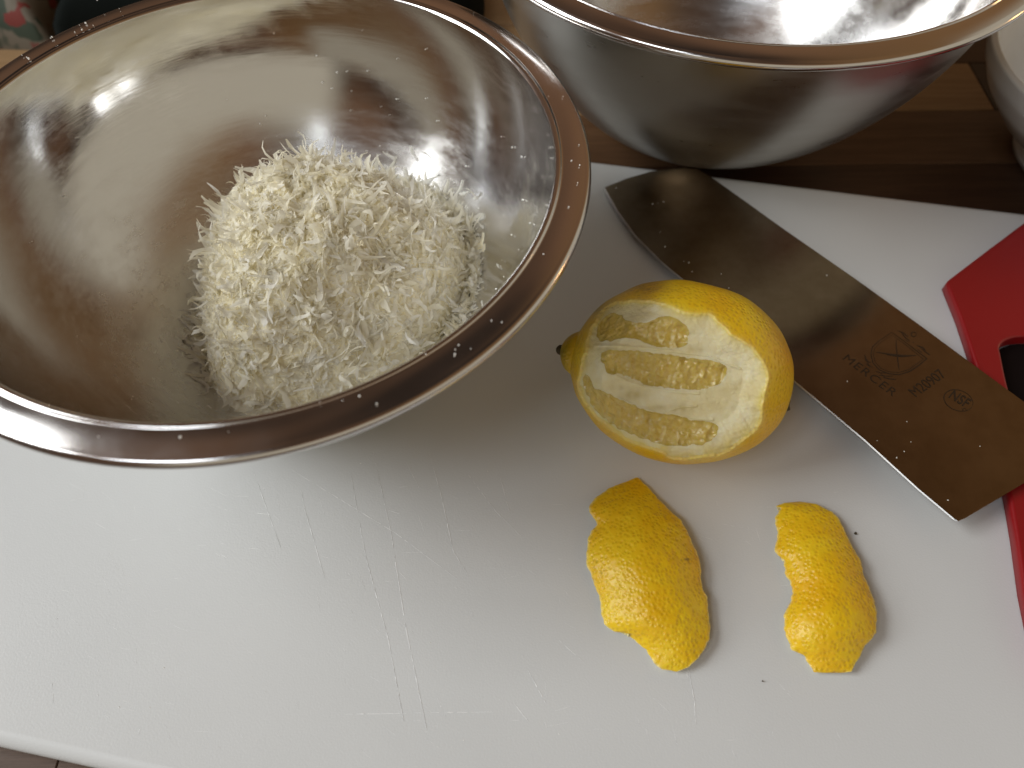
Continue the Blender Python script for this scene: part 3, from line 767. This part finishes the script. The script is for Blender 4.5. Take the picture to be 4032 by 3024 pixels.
peel([(1480, 276), (1400, 285), (1345, 305), (1385, 312), (1342, 380), (1355, 430), (1360, 500), (1340, 590), (1400, 640), (1405, 720), (1440, 780), (1455, 850),
      (1440, 900), (1405, 970), (1400, 1060), (1420, 1130), (1450, 1200), (1520, 1230), (1560, 1290), (1588, 1338), (1650, 1342)],
     [(1500, 275), (1600, 290), (1700, 340), (1745, 380), (1780, 460), (1830, 560), (1880, 640), (1900, 740), (1930, 800), (1965, 900), (1980, 960),
      (1975, 1090), (1940, 1140), (1900, 1180), (1870, 1250), (1835, 1300), (1820, 1335), (1760, 1342)],
     0.0110, 0.0026, 0.0055, 0.0014, 'narrower yellow lemon peel strip with a ragged left side, nearest the knife heel', 8, [(1540, 500, 5)])

# ------------------------------------------------------------------ knife
def KS(a): return np.array([(3100 + 0.603 * x, 1100 + 0.603 * y_) for x, y_ in a], float)
zt_, zh_, zs_ = 0.0032, 0.0088, 0.0102
k1 = at_z([(2378, 740)], zt_)[0]; k2 = at_z([(3769, 2054)], zh_)[0]; k3 = at_z([(4032, 1582)], zs_)[0]
kn = np.cross(k2 - k1, k3 - k1); kn /= np.linalg.norm(kn); kn = kn if kn[2] > 0 else -kn
KP = (k1, kn)
edge_px = [(2378, 740), (2432, 835), (2500, 928), (2600, 1030), (2762, 1165), (2945, 1335), (3136, 1510), (3401, 1733), (3612, 1926), (3755, 2046)]
spine_px = [(4200, 1705), (4032, 1582), (3831, 1435), (3631, 1287), (3371, 1100), (3083, 900), (2900, 768), (2790, 690), (2745, 664), (2700, 660)]
nose_px = [(2640, 664), (2560, 676), (2470, 702)]
heel_px = [(3769, 2054), (3800, 2040), (4032, 1902), (4200, 1806)]
knife = empty('chef_knife', at_z([(3700, 1500)], 0)[0], 'broad square-tipped kitchen knife with etched crest, lying behind the lemon', 'knife')
outl = edge_px + heel_px + spine_px + nose_px
TP = at_plane(outl, *KP)
spine_a, spine_b = at_plane([(2790, 690), (4032, 1582)], *KP); sdir = (spine_b - spine_a) / np.linalg.norm(spine_b - spine_a)
spn = np.cross(kn, sdir)
dist_sp = np.abs((TP - spine_a) @ spn); dist_sp /= dist_sp.max()
th_ = 0.0021 * (1 - dist_sp) + 0.00035 * dist_sp
BPt = TP - kn * th_[:, None]
BPt[:, 2] = np.maximum(BPt[:, 2], 0.0003)
# top outline shrunk slightly along the cutting edge for the ground bevel
TPi = TP.copy(); ne = len(edge_px)
inw = spn * np.sign((spine_a - TP[3]) @ spn)
for q_ in range(ne + 1): TPi[q_] = TP[q_] + inw * 0.0004 + kn * 0.00008
nO = len(TP)
bm = bmesh.new()
vt = [bm.verts.new(p) for p in TPi]; vb = [bm.verts.new(p) for p in BPt]
bm.faces.new(vt)
bm.faces.new(list(reversed(vb)))
for q_ in range(nO):
    if q_ < ne: continue
    bm.faces.new((vt[q_], vb[q_], vb[(q_ + 1) % nO], vt[(q_ + 1) % nO]))
bmesh.ops.recalc_face_normals(bm, faces=bm.faces)
me = bpy.data.meshes.new('blade'); bm.to_mesh(me); bm.free(); me.materials.append(m_blade.m)
o = bpy.data.objects.new('blade', me); COL.objects.link(o); o.parent = knife; o.matrix_parent_inverse = knife.matrix_basis.inverted()
V, F = [], []
for q_ in range(ne + 1):
    V += [TPi[q_], TP[q_] - kn * 0.0002, BPt[q_]]
for q_ in range(ne):
    a = 3 * q_; F += [(a, a + 3, a + 4, a + 1), (a + 1, a + 4, a + 5, a + 2)]
mesh_obj('cutting_edge', V, F, m_edge.m, knife, False)
# handle, beyond the picture edge
hA = at_plane([(4180, 1760)], *KP)[0]; hdir = sdir
Vh = []; nseg = 24
for k, (d_, w_, t_) in enumerate(((0, .010, .006), (.006, .012, .0085), (.02, .0125, .010), (.05, .0115, .0095), (.08, .0125, .0105), (.105, .0145, .011), (.115, .012, .009), (.119, .004, .004))):
    c_ = hA + hdir * d_ - kn * 0.001
    for a in np.linspace(0, 2 * np.pi, nseg, endpoint=False):
        Vh.append(c_ + spn * w_ * math.cos(a) + kn * t_ * math.sin(a))
Fh = [(k * nseg + a, k * nseg + (a + 1) % nseg, (k + 1) * nseg + (a + 1) % nseg, (k + 1) * nseg + a) for k in range(7) for a in range(nseg)]
Fh += [tuple(range(nseg)), tuple(7 * nseg + a for a in reversed(range(nseg)))]
mesh_obj('handle', Vh, Fh, m_black.m, knife)
# etched crest: shield, crossed knives, laurels
def mark(name, strokes, plane_up=0.00006):
    V, F = [], []
    for pts, w_ in strokes: stroke(V, F, KS(pts), w_, 0.00001, 0.10, (KP[0] + kn * plane_up, kn))
    return mesh_obj(name, V, F, m_etch.m, knife)
sh_out = [(683, 345), (600, 400), (556, 440), (546, 490), (560, 545), (600, 590), (660, 615), (730, 622), (800, 600), (860, 560), (912, 517), (850, 470), (770, 408), (683, 345)]
sh_in = [(683, 362), (610, 410), (570, 450), (562, 490), (575, 540), (612, 580), (665, 603), (730, 608), (793, 588), (848, 550), (890, 520), (840, 480), (765, 420), (683, 362)]
mark('shield_outline', [(sh_out, 0.00042), (sh_in, 0.00022)])
mark('crossed_knives', [([(580, 475), (660, 487), (760, 497), (842, 497)], 0.0006), ([(650, 492), (740, 503), (820, 498)], 0.0006), ([(710, 392), (713, 450), (722, 530), (731, 592)], 0.00038)])
lau = [([(720, 335), (760, 350), (790, 375)], .0004), ([(745, 345), (775, 385), (800, 400)], .0004), ([(770, 395), (800, 410)], .0003), ([(845, 430), (885, 445), (905, 465)], .0005),
       ([(870, 445), (905, 475), (935, 495)], .0004), ([(850, 455), (880, 478)], .0003), ([(818, 408), (828, 412)], .0004), ([(505, 490), (515, 530), (545, 545)], .0005),
       ([(520, 520), (530, 560), (560, 575)], .0004), ([(512, 545), (540, 575)], .0003), ([(575, 600), (610, 610), (650, 612)], .0004), ([(600, 625), (650, 632), (690, 630)], .0004),
       ([(625, 640), (670, 650), (712, 652)], .0005), ([(610, 615), (640, 640)], .0003)]
mark('laurel_sprigs', lau)
ring = [(1118 + 98 * math.cos(a) * math.cos(.35) - 66 * math.sin(a) * math.sin(.35), 790 + 98 * math.cos(a) * math.sin(.35) + 66 * math.sin(a) * math.cos(.35)) for a in np.linspace(0, 2 * np.pi, 40)]
ring2 = [(1157 + 11 * math.cos(a), 850 + 9 * math.sin(a)) for a in np.linspace(0, 2 * np.pi, 14)]
ring3 = [(826 + 17 * math.cos(a), 358 + 15 * math.sin(a)) for a in np.linspace(0, 2 * np.pi, 16)]
mark('oval_stamp', [(ring, 0.00032)]); mark('registered_mark', [(ring2, 0.0002)]); mark('registered_mark', [(ring3, 0.00035)])
def text(name, s_, a, b, hgt, bold=0.0, flip=1, space=1.0):
    """lettering on the blade whose baseline runs from a to b (crop pixels)"""
    A, B = at_plane(KS([a, b]), KP[0] + kn * 0.00008, kn)
    cu = bpy.data.curves.new(name, 'FONT'); cu.body = s_; cu.size = 1.0; cu.offset = bold; cu.space_character = space
    ob = bpy.data.objects.new(name + '_tmp', cu); COL.objects.link(ob)
    dg = bpy.context.evaluated_depsgraph_get(); me = bpy.data.meshes.new_from_object(ob.evaluated_get(dg))
    bpy.data.objects.remove(ob); bpy.data.curves.remove(cu)
    co = np.array([v_.co[:] for v_ in me.vertices])
    x0, x1 = co[:, 0].min(), co[:, 0].max(); X = B - A; L_ = np.linalg.norm(X); X /= L_
    Yd = np.cross(kn, X); hc = co[:, 1].max()
    for v_, c_ in zip(me.vertices, co): v_.co = A + X * L_ * (c_[0] - x0) / (x1 - x0) + Yd * (c_[1] / hc * hgt)
    me.materials.append(m_etch.m); me.name = name
    o = bpy.data.objects.new(name, me); COL.objects.link(o); o.parent = knife; o.matrix_parent_inverse = knife.matrix_basis.inverted()
    return o
text('maker_lettering', 'MERCER', (360, 520), (688, 765), 0.0036, 0.0, space=1.15)
text('model_number_lettering', 'M20907', (842, 768), (1043, 628), 0.0040, 0.0)
text('stamp_lettering', 'NSF', (1052, 768), (1168, 838), 0.0046, 0.018)

# ------------------------------------------------------------------ red board with a hand slot
RZ = 0.0062
ro = at_z([(3727, 1112), (3738, 1098), (3880, 990), (4032, 876), (4400, 600), (4900, 900), (5000, 2300), (4500, 2900), (4090, 2600), (4034, 2330), (4003, 2110), (3974, 1944), (3925, 1720), (3845, 1438), (3780, 1245), (3733, 1130)], RZ)[:, :2]
def densify(P, n_):
    P = np.asarray(P); out = []
    m = len(P)
    for k in range(m):
        a, b = P[k], P[(k + 1) % m]
        q_ = max(1, int(np.linalg.norm(b - a) / 0.004))
        out += [a + (b - a) * t for t in np.linspace(0, 1, q_, endpoint=False)]
    return np.array(out)
ro = densify(ro, 0)
area_ = 0.5 * np.sum(ro[:, 0] * np.roll(ro[:, 1], -1) - np.roll(ro[:, 0], -1) * ro[:, 1])
if area_ < 0: ro = ro[::-1]
ho = smooth_closed(at_z([(3945, 1400), (3942, 1360), (3975, 1333), (4040, 1322), (4200, 1330), (4290, 1420), (4290, 1560), (4220, 1650), (4060, 1640), (3985, 1560)], RZ)[:, :2], 60)
a2 = 0.5 * np.sum(ho[:, 0] * np.roll(ho[:, 1], -1) - np.roll(ho[:, 0], -1) * ho[:, 1])
if a2 < 0: ho = ho[::-1]
red = empty('red_cutting_board', (*ro.mean(0), 0), 'glossy red plastic cutting board with dark hand slot, at the right edge', 'cutting board')
rounded_slab('red_slab', ro, RZ, 0.0056, 0.0012, m_red.m, red, hole=ho)
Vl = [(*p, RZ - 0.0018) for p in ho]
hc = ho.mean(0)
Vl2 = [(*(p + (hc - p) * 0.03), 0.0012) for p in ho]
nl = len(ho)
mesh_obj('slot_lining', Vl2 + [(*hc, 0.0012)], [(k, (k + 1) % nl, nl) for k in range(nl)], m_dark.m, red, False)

# ------------------------------------------------------------------ small grey bowl at right, cloths at far left
B3 = (0.2960, 0.306)
b3 = empty('ceramic_bowl', (*B3, TZ), 'grey glazed bowl on a foot ring, cut off by the right edge of the photo', 'bowl')
prof = [(1e-5, 0.0145), (0.024, 0.0150), (0.046, 0.021), (0.062, 0.034), (0.0695, 0.046), (0.0722, 0.0535), (0.0740, 0.0555), (0.0765, 0.0545), (0.0750, 0.046), (0.069, 0.035), (0.056, 0.021), (0.0430, 0.0130), (0.0405, 0.0105)]
pp = np.array(prof); tt = np.linspace(0, len(pp) - 1, 60); pp = np.stack([np.interp(tt, np.arange(len(pp)), pp[:, k]) for k in (0, 1)], 1)
lathe('bowl_wall', [(a, b + TZ) for a, b in pp], B3, m_ceramic.m, b3, 96)
lathe('foot_ring', [(0.0395, 0.0112 + TZ), (0.0402, 0.0095 + TZ), (0.0412, 0.004 + TZ), (0.0405, 0.0008 + TZ), (0.038, TZ + 0.0002), (0.035, TZ + 0.001), (0.034, TZ + 0.010)], B3, m_ceramic.m, b3, 96)
def cloth(name, x0, x1, y0, y1, hgt, mat, label, cat, seed, rot=0.0):
    n_ = 60; gx, gy = np.meshgrid(np.linspace(0, 1, n_), np.linspace(0, 1, n_))
    e_ = np.minimum(np.minimum(gx, 1 - gx), np.minimum(gy, 1 - gy)); roundf = np.clip(e_ / 0.10, 0, 1); roundf = np.sqrt(1 - (1 - roundf) ** 2)
    Pn = np.stack([gx * 0.2, gy * 0.2, 0 * gx], -1).reshape(-1, 3)
    zz = TZ + 0.0005 + roundf * (hgt + (vnoise(Pn, 12, seed) * 0.004 + vnoise(Pn, 30, seed + 1) * 0.0015).reshape(n_, n_))
    X = x0 + (x1 - x0) * gx + 0.006 * np.sin(gy * 7 + seed) * gx; Y = y0 + (y1 - y0) * gy + 0.005 * np.sin(gx * 6 + seed)
    V = np.stack([X, Y, zz], -1).reshape(-1, 3)
    i, j = np.meshgrid(np.arange(n_ - 1), np.arange(n_ - 1), indexing='ij')
    F = np.stack([i * n_ + j, i * n_ + j + 1, (i + 1) * n_ + j + 1, (i + 1) * n_ + j], -1).reshape(-1, 4)
    nv = len(V); ring = [k for k in range(n_)] + [a * n_ + n_ - 1 for a in range(1, n_)] + [(n_ - 1) * n_ + b for b in range(n_ - 2, -1, -1)] + [a * n_ for a in range(n_ - 2, 0, -1)]
    Vb = V[ring].copy(); Vb[:, 2] = TZ + 0.0002; m = len(ring)
    sk = np.array([(ring[k], nv + k, nv + (k + 1) % m, ring[(k + 1) % m]) for k in range(m)])
    o = mesh_obj(name, np.concatenate([V, Vb]), np.concatenate([F, sk]), mat); tag(o, label, cat); return o
cloth('floral_cloth', -0.52, -0.262, 0.408, 0.60, 0.030, m_cloth.m, 'folded cloth printed with dark red flowers and green leaves, top left corner', 'cloth', 3)
cloth('dark_cloth', -0.255, -0.02, 0.40, 0.60, 0.034, m_navy.m, 'nearly black folded cloth lying beside the floral cloth, beyond the cheese bowl', 'cloth', 6)

# ------------------------------------------------------------------ crumbs
def crumb_mesh(pts, name, label, mat, seed):
    r_ = np.random.default_rng(seed); V, F = [], []
    ico = bmesh.new(); bmesh.ops.create_icosphere(ico, subdivisions=1, radius=1)
    iv = np.array([v_.co[:] for v_ in ico.verts]); ifc = [[v_.index for v_ in f.verts] for f in ico.faces]; ico.free()
    for p, rad in pts:
        b = len(V); q_ = iv * rad * r_.uniform(0.5, 1.3, 3) * (1 + 0.25 * r_.normal(size=(len(iv), 1)))
        V += list(np.asarray(p) + q_ + [0, 0, rad * 0.15]); F += [tuple(b + x for x in f) for f in ifc]
    o = mesh_obj(name, V, F, mat, None, False); tag(o, label, 'crumbs', kind='stuff'); return o
pts = []
def rim_pt(u, a): return np.array([B1[0] + (B1R + 0.0116 * u) * math.cos(a), B1[1] + (B1R + 0.0116 * u) * math.sin(a), B1T + 0.0006])
for (x, y_) in ((367, 100), (338, 91), (313, 99), (323, 116), (294, 126), (200, 150), (205, 146), (105, 225), (114, 230), (86, 217), (470, 34), (383, 2710 * 0), (1484, 1590), (1349, 1577),
                (1260, 1583), (1263, 1600), (1415, 1560), (387, 1718), (709, 1721), (1791, 1396), (1793, 1376), (1806, 1358), (1677, 1395), (2109, 226), (2160, 380), (2217, 380), (2250, 632), (2283, 650), (2275, 720),
                (2240, 815), (2180, 290), (2140, 1000), (1935, 1262), (60, 1680), (900, 1700)):
    pts.append((at_z([(x, y_)], B1T + 0.0009)[0], rng.uniform(0.00014, 0.00034)))
for k in range(22):
    a = rng.uniform(0, 2 * math.pi); pts.append((rim_pt(rng.uniform(0.15, 0.8), a), rng.uniform(0.0001, 0.00025)))
crumb_mesh(pts, 'rim_crumbs', 'tiny white cheese crumbs scattered on the rim of the cheese bowl', m_crumb.m, 3)
pts = []
for k in range(75):   # on the inner wall of the bowl
    a = rng.uniform(-0.6, 1.9) if k < 62 else rng.uniform(0, 6.28); t_ = rng.uniform(0.12, 0.85); r_ = B1R * float(bowl_r(np.array([t_]), .32, 1.8, 1.37, 0)[0]) - 0.0004
    pts.append((np.array([B1[0] + r_ * math.cos(a), B1[1] + r_ * math.sin(a), B1B + 0.001 + t_ * (B1T - B1B)]), rng.uniform(0.00015, 0.00042)))
crumb_mesh(pts, 'wall_crumbs', 'specks of grated cheese stuck to the inner wall of the cheese bowl', m_crumb.m, 4)
pts = []
for (x, y_) in ((2425, 740), (2570, 803), (2590, 800), (2612, 795), (2598, 915), (2618, 972), (2712, 1035), (2725, 1070), (2693, 1030), (2840, 1080), (2870, 1135), (3255, 1085), (3586, 1740), (3560, 1778), (3530, 1803),
                (3733, 1970), (3858, 1757), (3336, 1502), (3453, 1735), (3570, 1660)):
    pts.append((at_plane([(x, y_)], *KP)[0], rng.uniform(0.00016, 0.00034)))
crumb_mesh(pts, 'blade_crumbs', 'white crumbs dotted over the flat of the knife blade', m_crumb.m, 5)
pts = []
for (x, y_) in ((385, 2737), (470, 2785), (590, 2786), (645, 2630), (990, 2665), (1045, 2724), (1010, 2915), (1694, 2530), (1825, 2915), (2200, 2890), (1045, 2725), (1420, 1825), (1920, 1855), (225, 2435), (3440, 2500), (3395, 2300)):
    pts.append((at_z([(x, y_)], 0.0)[0], rng.uniform(0.00012, 0.00024)))
crumb_mesh(pts, 'board_crumbs', 'fine pale crumbs scattered over the open part of the white board', m_crumb.m, 6)
for (x, y_), lab in (((3369, 2100), 'dark brown speck on the board right of the narrower peel'), ((3003, 2682), 'tiny grey speck on the board below the two peels')):
    p = at_z([(x, y_)], 0.0005)[0]
    tag(blob('dark_speck', p, 0.00045 if x > 3100 else 0.00024, m_stem.m, None, 2, 0.5), lab, 'speck')
